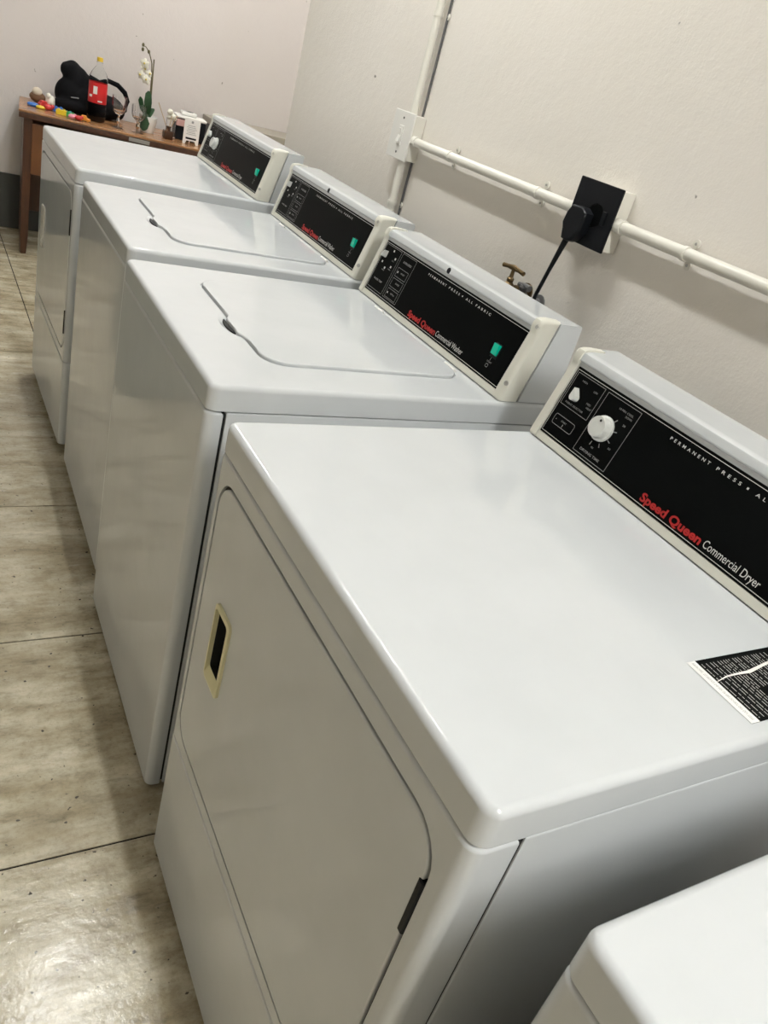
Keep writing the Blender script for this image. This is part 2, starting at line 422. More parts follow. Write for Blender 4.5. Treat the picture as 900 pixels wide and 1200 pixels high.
        for a, b_, s_, ln in ((0.633, 0.121, 'HIGH', 0.012), (0.600, 0.116, 'LOW', 0.009), (0.600, 0.094, 'MED', 0.010), (0.596, 0.088, 'HEAT', 0.012),
                              (0.537, 0.117, '10 MIN', 0.015), (0.519, 0.117, 'COOL', 0.014), (0.518, 0.111, 'DOWN', 0.014), (0.514, 0.098, '20', 0.006), (0.514, 0.056, '30', 0.006), (0.544, 0.042, '40', 0.006)):
            txt(qg, s_, a, b_, ln, 0.0032)
        for k in range(5):
            t = math.radians(55-38*k); c0, c1 = 0.024, 0.031
            f = []
            for rr_, tt in ((c0, t-.03), (c1, t-.03), (c1, t+.03), (c0, t+.03)):
                f.append(qg.verts.new(P(0.545-rr_*math.cos(tt), 0.076+rr_*math.sin(tt), E)))
            qg.faces.new(f)
        ty = 0.428
        prod = 'Commercial Dryer'; sq0, sq1, c0_, c1_ = 0.4125, 0.291, 0.286, 0.188
    else:
        L_ = yb-0.005
        frame(qg, 0.5415, L_-0.001, 0.0245, 0.1320)
        frame(qg, 0.468, 0.5345, 0.0245, 0.1320)
        for a, b_ in ((0.603, 0.089), (0.581, 0.079), (0.558, 0.088), (0.555, 0.109), (0.575, 0.123)):
            bar(q, a-0.0028, a+0.0028, b_-0.0012, b_+0.0036)
        txt(qg, 'WATER TEMP', 0.604, 0.046, 0.042, 0.0042, 0.012)
        txt(qg, 'NORMAL', 0.590, 0.073, 0.013, 0.003); txt(qg, 'WARM', 0.566, 0.081, 0.012, 0.003); txt(qg, 'COLD', 0.566, 0.102, 0.010, 0.003)
        txt(qg, 'IN PROGRESS', 0.518, 0.1130, 0.038, 0.0048, 0.012)
        for k, s_ in enumerate(('WASH', 'RINSE', 'SPIN')):
            b0 = 0.0785-k*0.0255
            frame(qg, 0.4765, 0.5265, b0, b0+0.0215)
            txt(qg, s_, 0.507, b0+0.010, 0.018, 0.004)
            if k != 1: bar(q, 0.5185, 0.5225, b0+0.009, b0+0.013)
        ty = 0.406
        prod = 'Commercial Washer'; sq0, sq1, c0_, c1_ = 0.405, 0.283, 0.279, 0.170
    bar(qg, 0.085, 0.0858, 0.051, 0.060); txt(qg, 'START', 0.093, 0.047, 0.016, 0.003)
    rframe(qg, 0.083, 0.091, 0.037, 0.044, 0.002)
    seq = (('PERMANENT', 0.078), ('PRESS', 0.044), ('ALL', 0.026), ('FABRIC', 0.056))
    y = ty
    for k, (s_, ln) in enumerate(seq):
        txt(q, s_, y, 0.1215, ln, 0.0048, 0.01, 1.9); y -= ln+0.0125
        if k == 1:
            cc = P(y+0.002, 0.1238, E)
            bar(q, y-0.0005, y+0.0025, 0.1225, 0.1255); y -= 0.0135
    tag(finish('panel_print', qg, 'print_grey', panel, False), kind='stuff')
    txt(q, prod, c0_, 0.0252, c0_-c1_, 0.0120)
    finish('white_lettering', q, 'print_white', panel, False)
    r_ = bmesh.new(); txt(r_, 'Speed Queen', sq0, 0.0240, sq0-sq1, 0.0130, 0.036, 1.0)
    finish('red_lettering', r_, 'print_red', panel, False)
    # knobs
    R3 = Matrix(((0, ux, -uz), (-1, 0, 0), (0, uz, ux)))       # right, up, normal -> local
    def onpanel(y, s, off, rot=0): return Matrix.Translation(P(y, s, off))@R3.to_4x4()@Matrix.Rotation(rot, 4, 'Z')
    def pointer(y, s, rot, k_=0.8):
        bm = bmesh.new(); pts = []
        for k in range(17):
            t = -PI*0.635+2*PI*0.635*k/16-PI/2; pts.append((0.0085*k_*math.cos(t), 0.0085*k_*math.sin(t)))
        pts.append((0.0, 0.021*k_))
        tm = bmesh.new(); f = tm.faces.new([tm.verts.new((a, b, 0)) for a, b in pts]); rr = bmesh.ops.extrude_face_region(tm, geom=[f])
        for v in rr['geom']:
            if isinstance(v, bmesh.types.BMVert): v.co.z = 0.012; v.co.x *= 0.85; v.co.y *= 0.92
        merge(bm, tm, onpanel(y, s, 0.0006, rot)); return finish('selector_knob', bm, 'knob_grey', root, True, 30)
    if kind == 'dryer':
        pointer(0.626, 0.093, math.radians(18))
        bm = bmesh.new(); lathe(bm, [(0, 0), (0.0215, 0), (0.0215, 0.004), (0.0185, 0.006), (0.0175, 0.016), (0.0165, 0.0175), (0, 0.0175)], 28, onpanel(0.543, 0.0775, 0.0006))
        k = finish('timer_knob', bm, 'knob_grey', root, True, 30)
        bm = bmesh.new(); lathe(bm, [(0, 0.0005), (0.0022, 0.0005), (0.0022, 0), (0, 0)], 10, onpanel(0.543, 0.0775, 0.0182)@Matrix.Translation((0.002, 0.011, 0)))
        finish('pointer_dot', bm, 'gap_black', k, False)
    else:
        pointer(0.6015, 0.1055, math.radians(-20), 0.6)
    # rocker switch
    bm = bmesh.new(); t = bmesh.new()
    for v in [(-.0085, -.011, 0), (.0085, -.011, 0), (.0085, .011, 0), (-.0085, .011, 0), (-.008, -.0105, .004), (.008, -.0105, .004), (.008, .0105, .007), (-.008, .0105, .007)]: t.verts.new(v)
    t.verts.ensure_lookup_table()
    for f in ((3, 2, 1, 0), (4, 5, 6, 7), (0, 1, 5, 4), (1, 2, 6, 5), (2, 3, 7, 6), (3, 0, 4, 7)): t.faces.new([t.verts[i] for i in f])
    merge(bm, t, onpanel(0.083, 0.0755, 0.0012)); sw = finish('start_switch', bm, 'switch_green', root, False)
    bm = bmesh.new(); t = bmesh.new(); bmesh.ops.create_cube(t, size=1); merge(bm, t, onpanel(0.083, 0.0735, 0.0009)@Matrix.Diagonal((0.021, 0.030, 0.0012, 1)))
    finish('switch_bezel', bm, 'black_plastic', sw, False)
    if kind == 'washer':
        bm = bmesh.new(); lathe(bm, [(0, 0.002), (0.0055, 0.002), (0.0065, 0.001), (0.0065, -0.003), (0, -0.003)], 16, onpanel(0.338, 0.153, 0.0056))
        finish('panel_lock', bm, 'black_plastic', root)

def cabinet(root, wd, H, zb, seam, toe):
    fr = 0.031 if toe else 0.02
    zt = H-LIDH-0.0025
    bm = bmesh.new(); box(bm, seam+0.005, 0.695, 0.0005, wd-0.0005, zb, zt, 0.003, 2)
    finish('cabinet', bm, 'enamel_side', root)
    bm = bmesh.new(); box(bm, fr, seam+0.0045, 0.0022, wd-0.0022, zb+0.01, zt-0.003); finish('seam_shade', bm, 'gap_black', root, False)  # black core behind the panels, painting the shade in their seams
    z0 = toe if toe else zb
    bm = bmesh.new(); box(bm, -0.001, seam, 0.0005, wd-0.0005, z0+(0.0012 if toe else 0), zt, 0.006, 3, (0.016, 'front'), 5)
    fp = finish('front_panel', bm, 'enamel', root)
    if toe:
        bm = bmesh.new(); box(bm, -0.002, seam, 0.0005, wd-0.0005, zb, toe-0.0012, 0.006, 3, (0.016, 'front'), 5)
        finish('toe_panel', bm, 'enamel', root)
    for x in (0.06, 0.63):
        for y in (0.06, wd-0.06):
            bm = bmesh.new(); lathe(bm, [(0, 0), (0.018, 0), (0.018, 0.006), (0.007, 0.009), (0.007, zb+0.001), (0, zb+0.001)], 12, Matrix.Translation((x, y, 0)))
            finish('foot', bm, 'rubber', root)
    return fp

def washer(name, X, Y, wd, H, zb, rz, label):
    root = empty(name, (X, Y, 0), rz)
    cabinet(root, wd, H, zb, 0.027, None)
    bm = bmesh.new(); box(bm, 0, 0.70, 0, wd, H-LIDH, H, 0.009, 4, (0.017, 'all'), 5); top = finish('top_panel', bm, 'enamel', root)
    # shallow dished finger pull and lid seat
    c = bmesh.new(); blob(c, (0.122, 0.285, H+0.011), (0.030, 0.078, 0.017), 3); cut(top, c)
    c = bmesh.new(); slab_z(c, rrect(0.1235, 0.5385, 0.099, wd-0.099, 0.047), H-0.0035, H+0.02); cut(top, c)
    # lid: rounded slab with a slightly domed lip at the front centre
    out = rrect(0.1265, 0.5355, 0.102, wd-0.102, 0.045, 7)
    o2 = []
    for k, p in enumerate(out):
        o2.append(p); nx = out[(k+1) % len(out)]
        if abs(p[0]-0.1265) < 1e-5 and abs(nx[0]-0.1265) < 1e-5 and abs(p[1]-nx[1]) > 0.1:
            ys = [p[1]+(nx[1]-p[1])*j/24 for j in range(1, 24)]
            for y in ys:
                u = max(0, 1-abs((y-0.270)/0.062)); o2.append((0.1265-0.010*min(1, u*2.2)**2*(3-2*min(1, u*2.2)), y))
    bm = bmesh.new(); slab_z(bm, o2, H-0.003, H+0.0055, 0.003, 3); lid = finish('lid', bm, 'enamel', root, True, 50)
    bm = bmesh.new(); pts = []
    for k in range(13): t = PI*k/12; pts.append((0.1165-0.0085*math.sin(t), 0.281+0.037*math.cos(t)))
    slab_z(bm, pts, H-0.010, H-0.0005); finish('finger_slot', bm, 'gap_black', lid, False)
    for y in (0.16, wd-0.16):
        bm = bmesh.new(); tube(bm, [(0.5405, y-0.02, H+0.002), (0.5405, y+0.02, H+0.002)], 0.004, 8); finish('lid_hinge', bm, 'white_plastic', lid)
    console(root, wd, 0.560, H, 'washer')
    tag(root, label, 'washer', 'washing machines in the row'); return root

def dryer(name, X, Y, wd, H, zb, rz, label, sticker=False, hmat='handle_cream'):
    root = empty(name, (X, Y, 0), rz)
    toe = zb+0.296
    fp = cabinet(root, wd, H, zb, 0.050, toe)
    bm = bmesh.new(); box(bm, 0, 0.70, 0, wd, H-LIDH, H, 0.009, 4, (0.017, 'all'), 5); finish('top_panel', bm, 'enamel', root)
    d0, d1, e0, e1 = 0.036, wd-0.030, toe+0.030, H-0.078
    c = bmesh.new(); slab_x(c, rrect(d0-0.005, d1+0.005, e0-0.005, e1+0.005, 0.047), -0.02, 0.08); cut(fp, c)
    bm = bmesh.new(); slab_x(bm, rrect(d0, d1, e0, e1, 0.043, 7), -0.0018, 0.030, 0.0025, 3); door = finish('door', bm, 'enamel', root)
    bm = bmesh.new(); slab_x(bm, rrect(d0-0.0048, d1+0.0048, e0-0.0048, e1+0.0048, 0.0468), 0.004, 0.0300); gap_fill = finish('door_gap_shade', bm, 'gap_black', root, False)  # black filler round the door; its colour stands for the gap's shade
    c = bmesh.new(); slab_x(c, rrect(d0-0.0002, d1+0.0002, e0-0.0002, e1+0.0002, 0.0432, 7), -0.02, 0.08); cut(gap_fill, c)
    h0, h1, k0, k1 = 0.522, 0.584, H-0.383, H-0.243
    c = bmesh.new(); slab_x(c, rrect(h0+0.004, h1-0.004, k0+0.004, k1-0.004, 0.006), -0.02, 0.027); cut(door, c)
    # recessed pull: raised rim and cup
    bm = bmesh.new()
    o = rrect(h0, h1, k0, k1, 0.010, 5); i = rrect(h0+0.006, h1-0.006, k0+0.007, k1-0.007, 0.006, 5); dp = rrect(h0+0.0075, h1-0.018, k0+0.020, k1-0.010, 0.005, 5)
    R = []
    i2 = rrect(h0+0.006, h1-0.006, k0+0.020, k1-0.007, 0.005, 5)
    for ol, x in ((o, -0.0010), (o, -0.0060), (i, -0.0070), (i2, 0.0)):
        R.append([bm.verts.new((x, a, b)) for a, b in ol])
    for a, b_ in zip(R, R[1:]):
        for k in range(len(a)): k2 = (k+1) % len(a); bm.faces.new((a[k], a[k2], b_[k2], b_[k]))
    finish('handle', bm, hmat, door, True, 40)
    bm = bmesh.new(); r1 = [bm.verts.new((0.0001, a, b)) for a, b in i2]; r2 = [bm.verts.new((0.026, a, b)) for a, b in i2]
    for k in range(len(r1)): k2 = (k+1) % len(r1); bm.faces.new((r1[k], r1[k2], r2[k2], r2[k]))
    bm.faces.new(r2); finish('handle_recess', bm, 'gap_black', door, False)
    for z in (H-0.165, H-0.475):
        bm = bmesh.new(); box(bm, -0.0035, 0.020, d0-0.0045, d0+0.004, z-0.038, z+0.038, 0.0015, 1); finish('hinge', bm, 'black_plastic', root)
    console(root, wd, 0.5498, H, 'dryer')
    if sticker:
        bm = bmesh.new(); box(bm, 0.351, 0.520, 0.020, 0.1125, H+0.0001, H+0.0005); st = finish('warning_label', bm, 'panel_black', root, False); st['label'] = 'black printed instruction label with white strip'
        bm = bmesh.new(); box(bm, 0.350, 0.364, 0.020, 0.1125, H+0.0005, H+0.0007); finish('label_strip', bm, 'paper', st, False)
        bm = bmesh.new(); rnd = random.Random(3)
        def dash(x, ya_, yb_, th=0.0008, z=H+0.0008):
            f = [bm.verts.new((a, b, z)) for a, b in ((x, ya_), (x+th, ya_), (x+th, yb_), (x, yb_))]; bm.faces.new(f)
        x = 0.368
        while x < 0.512:
            y = 0.106
            lo = 0.024 if rnd.random() < 0.6 else 0.06
            if rnd.random() < 0.12: x += 0.004
            while y > lo:
                ln = rnd.uniform(0.003, 0.011); dash(x, max(lo, y-ln), y); y -= ln+rnd.uniform(0.001, 0.0022)
            x += rnd.choice((0.0045, 0.005, 0.0075))
        tag(finish('label_print', bm, 'print_white', st, False), kind='stuff')
        bm = bmesh.new()
        flat_text(bm, 'IMPORTANT  TO REDUCE THE RISK OF FIRE DO NOT DRY OILY ITEMS', 0.086, 0.0042, lambda a, b: Vector((0.3595-b, 0.1095-a, H+0.0009)) if False else Vector((0.3595-b*1.0, 0.1095-a, H+0.0009)))
        finish('strip_print', bm, 'print_grey', st, False)
        bm = bmesh.new(); pts = [(0.3645, 0.079, 0.0004), (0.385, 0.083, 0.0010), (0.405, 0.0835, 0.0014), (0.425, 0.083, 0.0022), (0.455, 0.088, 0.0018), (0.50, 0.094, 0.0022), (0.519, 0.097, 0.0014)]
        a = [bm.verts.new((p[0], p[1]-p[2], H+0.0010)) for p in pts]; b2 = [bm.verts.new((p[0], p[1]+p[2], H+0.0010)) for p in pts]
        for k in range(len(pts)-1): bm.faces.new((a[k], a[k+1], b2[k+1], b2[k]))
        finish('crease', bm, 'paper', st, False)
    tag(root, label, 'dryer', 'tumble dryers in the row'); return root

dryer('tumble_dryer', -0.0367, 0.0759, 0.6842, 0.9142, 0.014, -0.004, 'white front-loading dryer in the foreground with a black printed label on top', True)
washer('washing_machine', -0.0199, 0.8802, 0.6495, 0.912, 0.012, -0.010, 'white top-loading washer right behind the foreground dryer, below the black wall socket')
washer('washing_machine', 0.0059, 1.5931, 0.6526, 0.9167, 0.036, -0.0162, 'white top-loading washer second from the front, between the other washer and far dryer')
dryer('tumble_dryer', 0.0131, 2.3315, 0.6844, 0.9298, 0.034, 0.0065, 'white front-loading dryer farthest away, just in front of the wooden desk', False, 'white_plastic')
dryer('tumble_dryer', -0.016, -0.017-0.6842, 0.6842, 0.9042, 0.014, 0.0, 'white machine cut off at the lower right corner, only its top corner showing')

# ------------------------------------------------------------------ wall fittings
PX = WALLX-0.0235
def conduit(name, pts, label, clips, r=0.012):
    t = empty(name, pts[0]); o = Vector(pts[0])
    bm = bmesh.new(); tube(bm, [Vector(p)-o for p in pts], r, 16); finish('pipe', bm, 'conduit_paint', t)
    d = (Vector(pts[-1])-o).normalized(); side = Vector((1, 0, 0)).cross(d).normalized()
    for c in clips:
        c = Vector(c)-o; bm = bmesh.new()
        tube(bm, [c-d*0.005, c+d*0.005], r+0.0022, 16)
        for s in (-1, 1):
            e = c+side*s*(r+0.0085); bx = WALLX-0.004-o.x
            t2 = bmesh.new(); bmesh.ops.create_cone(t2, cap_ends=True, segments=14, radius1=0.0085, radius2=0.0085, depth=0.004)
            merge(bm, t2, Matrix.Translation((bx, e.y, e.z))@Matrix.Rotation(PI/2, 4, 'Y'))
        cl = finish('clip', bm, 'conduit_paint', t)
        for s in (-1, 1):
            e = c+side*s*(r+0.0085); bm = bmesh.new()
            lathe(bm, [(0, 0.002), (0.0025, 0.0015), (0.003, 0), (0, 0)], 10, Matrix.Translation((WALLX-0.0065-o.x, e.y, e.z))@Matrix.Rotation(-PI/2, 4, 'Y'))
            finish('screw', bm, 'steel', cl)
    tag(t, label, 'conduit', 'surface conduits'); return t
SY0, SY1, SZ0, SZ1 = 1.959, 2.072, 1.180, 1.304      # switch box
KY0, KY1, KZ0, KZ1 = 1.072, 1.204, 1.178, 1.303      # socket box
conduit('conduit', [(PX, SY0, 1.237), (PX, KY1, 1.237)], 'white painted conduit running between the wall switch and the black socket', [(PX, 1.755, 1.237), (PX, 1.352, 1.237)])
conduit('conduit', [(PX, KY0, 1.237), (PX, -1.2, 1.237)], 'white painted conduit running right from the black socket to the picture edge', [(PX, 0.876, 1.237), (PX, 0.2, 1.237)])
conduit('conduit', [(PX, 2.002, SZ1), (PX, 2.002, CEIL)], 'thin white painted conduit rising up the wall above the wall switch', [(PX, 2.002, 1.556), (PX, 2.002, 2.3)])
conduit('conduit', [(PX, 1.997, SZ0), (PX, 1.997, 0.5)], 'white painted conduit dropping below the wall switch behind the washers', [(PX, 1.997, 1.058)])
for z0, z1, yy, lab in ((SZ1, CEIL, 1.9815, 'thin dark line running up the wall beside the rising conduit'), (0.6, SZ0, 1.9765, 'thin dark line running down the wall below the wall switch')):
    bm = bmesh.new(); tube(bm, [(WALLX-0.004, yy, z0), (WALLX-0.004, yy+0.001, (z0+z1)/2), (WALLX-0.004, yy, z1)], 0.0036, 8)  # thin dark tube along the wall beside each upright conduit
    tag(finish('wall_line', bm, 'hose_grey'), lab, 'cable')
# bushes where the conduit meets the boxes (parts of the boxes)
def wallbox(name, y0, y1, z0, z1, label, cat, mat):
    yc, zc = (y0+y1)/2, (z0+z1)/2
    t = empty(name, (WALLX, yc, zc))
    bm = bmesh.new(); box(bm, -0.036, -0.0005, y0-yc+0.001, y1-yc-0.001, z0-zc+0.001, z1-zc-0.001, 0.003, 2); finish('back_box', bm, 'conduit_paint', t)
    bm = bmesh.new(); box(bm, -0.0425, -0.0363, y0-yc-0.002, y1-yc+0.002, z0-zc-0.002, z1-zc+0.002, 0.0022, 2); pl = finish('face_plate', bm, mat, t)
    tag(t, label, cat); return t, pl
t, pl = wallbox('wall_switch', SY0, SY1, SZ0, SZ1, 'white square wall switch box where two painted conduits meet', 'switch', 'white_plastic')
bm = bmesh.new(); box(bm, -0.0445, -0.0424, -0.014, 0.014, -0.026, 0.026, 0.001, 1); r_ = finish('rocker_frame', bm, 'white_plastic', pl)
bm = bmesh.new(); prism(bm, [(-0.0446, -0.018), (-0.0500, -0.018), (-0.0455, 0.0), (-0.0470, 0.018), (-0.0446, 0.018)], -0.008, 0.008); finish('rocker', bm, 'white_plastic', t, False)
for z in (-0.046, 0.046):
    bm = bmesh.new(); lathe(bm, [(0, 0.001), (0.003, 0.001), (0.0033, 0), (0, 0)], 10, Matrix.Translation((-0.0426, 0, z))@Matrix.Rotation(-PI/2, 4, 'Y')); finish('screw', bm, 'rubber', t)
bm = bmesh.new(); tube(bm, [(-0.0235, SY0-0.018-2.0155, 1.237-1.242), (-0.0235, SY0-2.0155+0.001, 1.237-1.242)], 0.0148, 16); finish('bush', bm, 'conduit_paint', t)
t, pl = wallbox('wall_socket', KY0, KY1, KZ0, KZ1, 'square black wall socket on a white box above the washers', 'socket', 'black_plastic')
bm = bmesh.new(); lathe(bm, [(0.024, 0), (0.024, 0.0012), (0.0215, 0.0012), (0.0215, 0.0002), (0, 0.0002)], 24, Matrix.Translation((-0.0426, -0.012, 0.000))@Matrix.Rotation(-PI/2, 4, 'Y')); finish('outlet', bm, 'panel_black', pl)
bm = bmesh.new(); box(bm, -0.047, -0.0424, -0.048, -0.036, -0.014, 0.014, 0.001, 1); finish('rocker', bm, 'black_plastic', pl)
for s, ye in ((-1, KY0), (1, KY1)):
    bm = bmesh.new(); yy = ye-(KY0+KY1)/2
    tube(bm, [(-0.0235, yy, -0.0035), (-0.0235, yy+s*0.020, -0.0035)], 0.0150, 16); finish('bush', bm, 'conduit_paint', t)
# plug and its cable
t = empty('power_plug', (WALLX-0.0428, 1.158, 1.214))
bm = bmesh.new()
out = [(-0.030, 0.026), (-0.012, 0.036), (0.020, 0.034), (0.030, 0.018), (0.034, -0.006), (0.028, -0.018), (0.022, -0.038), (0.004, -0.040), (-0.012, -0.034), (-0.028, -0.012)]
slab_x(bm, out, -0.024, 0.0, 0.006, 3); finish('plug_body', bm, 'black_plastic', t)
bm = bmesh.new(); o = t.location
c = [(0.824, 1.168, 1.182), (0.823, 1.173, 1.160), (0.821, 1.186, 1.100), (0.820, 1.198, 1.043), (0.815, 1.200, 0.97), (0.80, 1.17, 0.80), (0.79, 1.14, 0.55), (0.78, 1.10, 0.30)]
tube(bm, [Vector(p)-o for p in c], [0.0072, 0.0062]+[0.0046]*6, 10); finish('cable', bm, 'black_plastic', t)
tag(t, 'black plug with cable hanging from the black wall socket', 'plug')
# water tap
t = empty('water_tap', (WALLX, 1.300, 1.02))
M = Matrix.Rotation(-PI/2, 4, 'Y')
bm = bmesh.new(); lathe(bm, [(0, 0.075), (0.011, 0.075), (0.013, 0.03), (0.010, 0.028), (0.010, 0.006), (0.022, 0.004), (0.022, 0), (0, 0)], 14, M)
lathe(bm, [(0.012, -0.012), (0.014, 0.0), (0.012, 0.014), (0.008, 0.018), (0.009, 0.026), (0.0055, 0.030), (0.004, 0.048), (0, 0.048)], 12, Matrix.Translation((-0.062, 0, 0)))
tube(bm, [(-0.07, 0, 0), (-0.088, 0, -0.006), (-0.095, 0, -0.03)], 0.011, 10)
finish('tap_body', bm, 'brass', t)
bm = bmesh.new(); tube(bm, [(-0.066, 0.036, 0.048), (-0.064, 0.02, 0.050), (-0.062, 0, 0.0515), (-0.060, -0.02, 0.050), (-0.058, -0.036, 0.048)], [0.0055, 0.0048, 0.007, 0.0048, 0.0055], 10); finish('tap_handle', bm, 'brass', t)
bm = bmesh.new(); tube(bm, [(-0.095, 0, -0.032), (-0.096, 0, -0.08), (-0.09, 0.02, -0.3), (-0.075, 0.06, -0.55)], 0.011, 10); finish('hose', bm, 'hose_grey', t)
tag(t, 'brass T-handled tap standing out of the wall beside the black cable', 'tap')
t = empty('hose_valve', (WALLX, 1.245, 1.012))
bm = bmesh.new(); lathe(bm, [(0, 0.07), (0.013, 0.07), (0.014, 0.04), (0.011, 0.038), (0.011, 0.006), (0.02, 0.004), (0.02, 0), (0, 0)], 14, M)
lathe(bm, [(0.013, -0.02), (0.016, 0.0), (0.014, 0.016), (0.009, 0.022), (0.012, 0.03), (0.010, 0.036), (0, 0.036)], 12, Matrix.Translation((-0.060, 0, 0))); finish('valve_body', bm, 'hose_grey', t)
bm = bmesh.new(); tube(bm, [(-0.062, -0.022, 0.034), (-0.062, -0.002, 0.037), (-0.06, 0.020, 0.032)], [0.008, 0.005, 0.006], 10); finish('lever', bm, 'hose_grey', t)
bm = bmesh.new(); tube(bm, [(-0.06, 0, -0.02), (-0.062, 0.0, -0.1), (-0.075, 0.0, -0.4)], 0.011, 10); finish('hose', bm, 'hose_grey', t)
tag(t, 'dark metal valve low on the wall where the black cable passes', 'valve')

# ------------------------------------------------------------------ desk and things on it
DA = -0.110; DZ = 0.75
desk = empty('wooden_desk', (0.109, 4.669, 0), DA)
DW, DD = 1.06, 0.515
def part(name, mat, *b_, parent=desk, bev=0.004):
    bm = bmesh.new(); box(bm, *b_, bev, 2); return finish(name, bm, mat, parent)
part('desk_top', 'wood_top', 0, DW, 0, DD, DZ-0.012, DZ, bev=0.003)
part('top_edge', 'wood_dark', 0.001, DW-0.001, 0.001, DD-0.001, DZ-0.040, DZ-0.0125)
for x, y in ((0.022, 0.022), (DW-0.062, 0.022), (0.022, DD-0.062), (DW-0.062, DD-0.062)):
    bm = bmesh.new(); tube(bm, [(x+0.02, y+0.02, 0), (x+0.02, y+0.02, 0.10), (x+0.02, y+0.02, DZ-0.0405)], [0.020, 0.028, 0.032], 4); finish('leg', bm, 'wood_dark', desk, False)
part('side_rail', 'wood_dark', 0.030, 0.048, 0.064, DD-0.064, 0.43, DZ-0.0405)
part('side_rail', 'wood_dark', DW-0.048, DW-0.030, 0.064, DD-0.064, 0.43, DZ-0.0405)
part('underdesk_fill', 'wood_dark', 0.064, DW-0.064, DD-0.045, DD-0.030, 0.14, DZ-0.0405)  # dark panel added to fill the shaded space under the desk
part('stretcher', 'wood_dark', 0.034, 0.056, 0.064, DD-0.064, 0.16, 0.20)
for x0, x1, z0, z1 in ((0.066, 0.345, 0.435, 0.690), (0.360, 0.690, 0.600, 0.690), (0.705, 0.994, 0.435, 0.690)):
    d = part('drawer', 'wood_front', x0, x1, 0.020, 0.060, z0, z1)
    part('pull', 'brass', (x0+x1)/2-0.03, (x0+x1)/2+0.03, 0.008, 0.0195, (z0+z1)/2-0.006, (z0+z1)/2+0.006, parent=d, bev=0.002)
part('name_plate', 'steel', 0.55, 0.66, -0.0025, 0.0005, DZ-0.036, DZ-0.017, bev=0.0005)
tag(desk, 'brown wooden desk against the back wall behind the machines', 'desk')
sb = empty('sideboard', (1.62, 5.04, 0))
bm = bmesh.new(); box(bm, -0.38, 0.38, -0.165, 0.165, 0.06, 0.842, 0.003); finish('body', bm, 'sideboard_dark', sb)
bm = bmesh.new(); box(bm, -0.395, 0.395, -0.175, 0.175, 0.8425, 0.880, 0.004); finish('top', bm, 'taupe_top', sb)
for k in range(2):
    bm = bmesh.new(); box(bm, -0.37+k*0.375, -0.005+k*0.375, -0.178, -0.1655, 0.08, 0.82, 0.003); d = finish('door', bm, 'sideboard_dark', sb)
    bm = bmesh.new(); box(bm, -0.05+k*0.08, -0.03+k*0.08, -0.19, -0.1785, 0.45, 0.53, 0.003); finish('handle', bm, 'steel', d)
bm = bmesh.new(); box(bm, -0.36, 0.36, -0.14, 0.15, 0, 0.0595); finish('plinth', bm, 'sideboard_dark', sb, False)
tag(sb, 'dark sideboard with taupe top peeking out behind the farthest dryer', 'sideboard')

# black bag
t = empty('black_bag', (0.490, 5.03, DZ))
bm = bmesh.new()
for c, r in (((-0.065, 0.0, 0.085), (0.10, 0.085, 0.095)), ((-0.045, 0.0, 0.135), (0.07, 0.07, 0.10)), ((-0.075, 0.01, 0.215), (0.042, 0.045, 0.042)), ((-0.105, 0.01, 0.205), (0.034, 0.04, 0.040)),
             ((0.02, -0.02, 0.07), (0.12, 0.10, 0.075)), ((0.11, -0.02, 0.06), (0.10, 0.09, 0.065)), ((0.03, 0.0, 0.13), (0.08, 0.06, 0.07)), ((0.0, -0.06, 0.035), (0.19, 0.06, 0.04)), ((0.17, -0.01, 0.05), (0.05, 0.06, 0.05))):
    blob(bm, c, r, 3)
o = finish('bag_body', bm, 'bag_black', t, False)
md = o.modifiers.new('r', 'REMESH'); md.mode = 'VOXEL'; md.voxel_size = 0.009
ms = o.modifiers.new('s', 'SMOOTH'); ms.iterations = 4
dg = bpy.context.evaluated_depsgraph_get(); dg.update(); nm = bpy.data.meshes.new_from_object(o.evaluated_get(dg)); o.modifiers.clear(); o.data = nm
for v in nm.vertices: v.co.z = max(0.001, v.co.z)
nm.polygons.foreach_set('use_smooth', [True]*len(nm.polygons))
bm = bmesh.new(); tube(bm, [(0.06, 0.03, 0.170), (0.12, 0.03, 0.195), (0.175, 0.02, 0.185), (0.215, 0.01, 0.155), (0.232, 0.0, 0.115), (0.222, 0.0, 0.065), (0.19, 0.0, 0.03)], [0.011, 0.013, 0.014, 0.014, 0.013, 0.012, 0.011], 10); finish('strap', bm, 'bag_black', t)
bm = bmesh.new(); tube(bm, [(-0.09, -0.088, 0.078), (-0.05, -0.094, 0.082), (-0.01, -0.088, 0.070)], 0.004, 8); finish('zip', bm, 'hose_grey', t)
tag(t, 'lumpy black bag with a looped strap lying on the desk', 'bag')

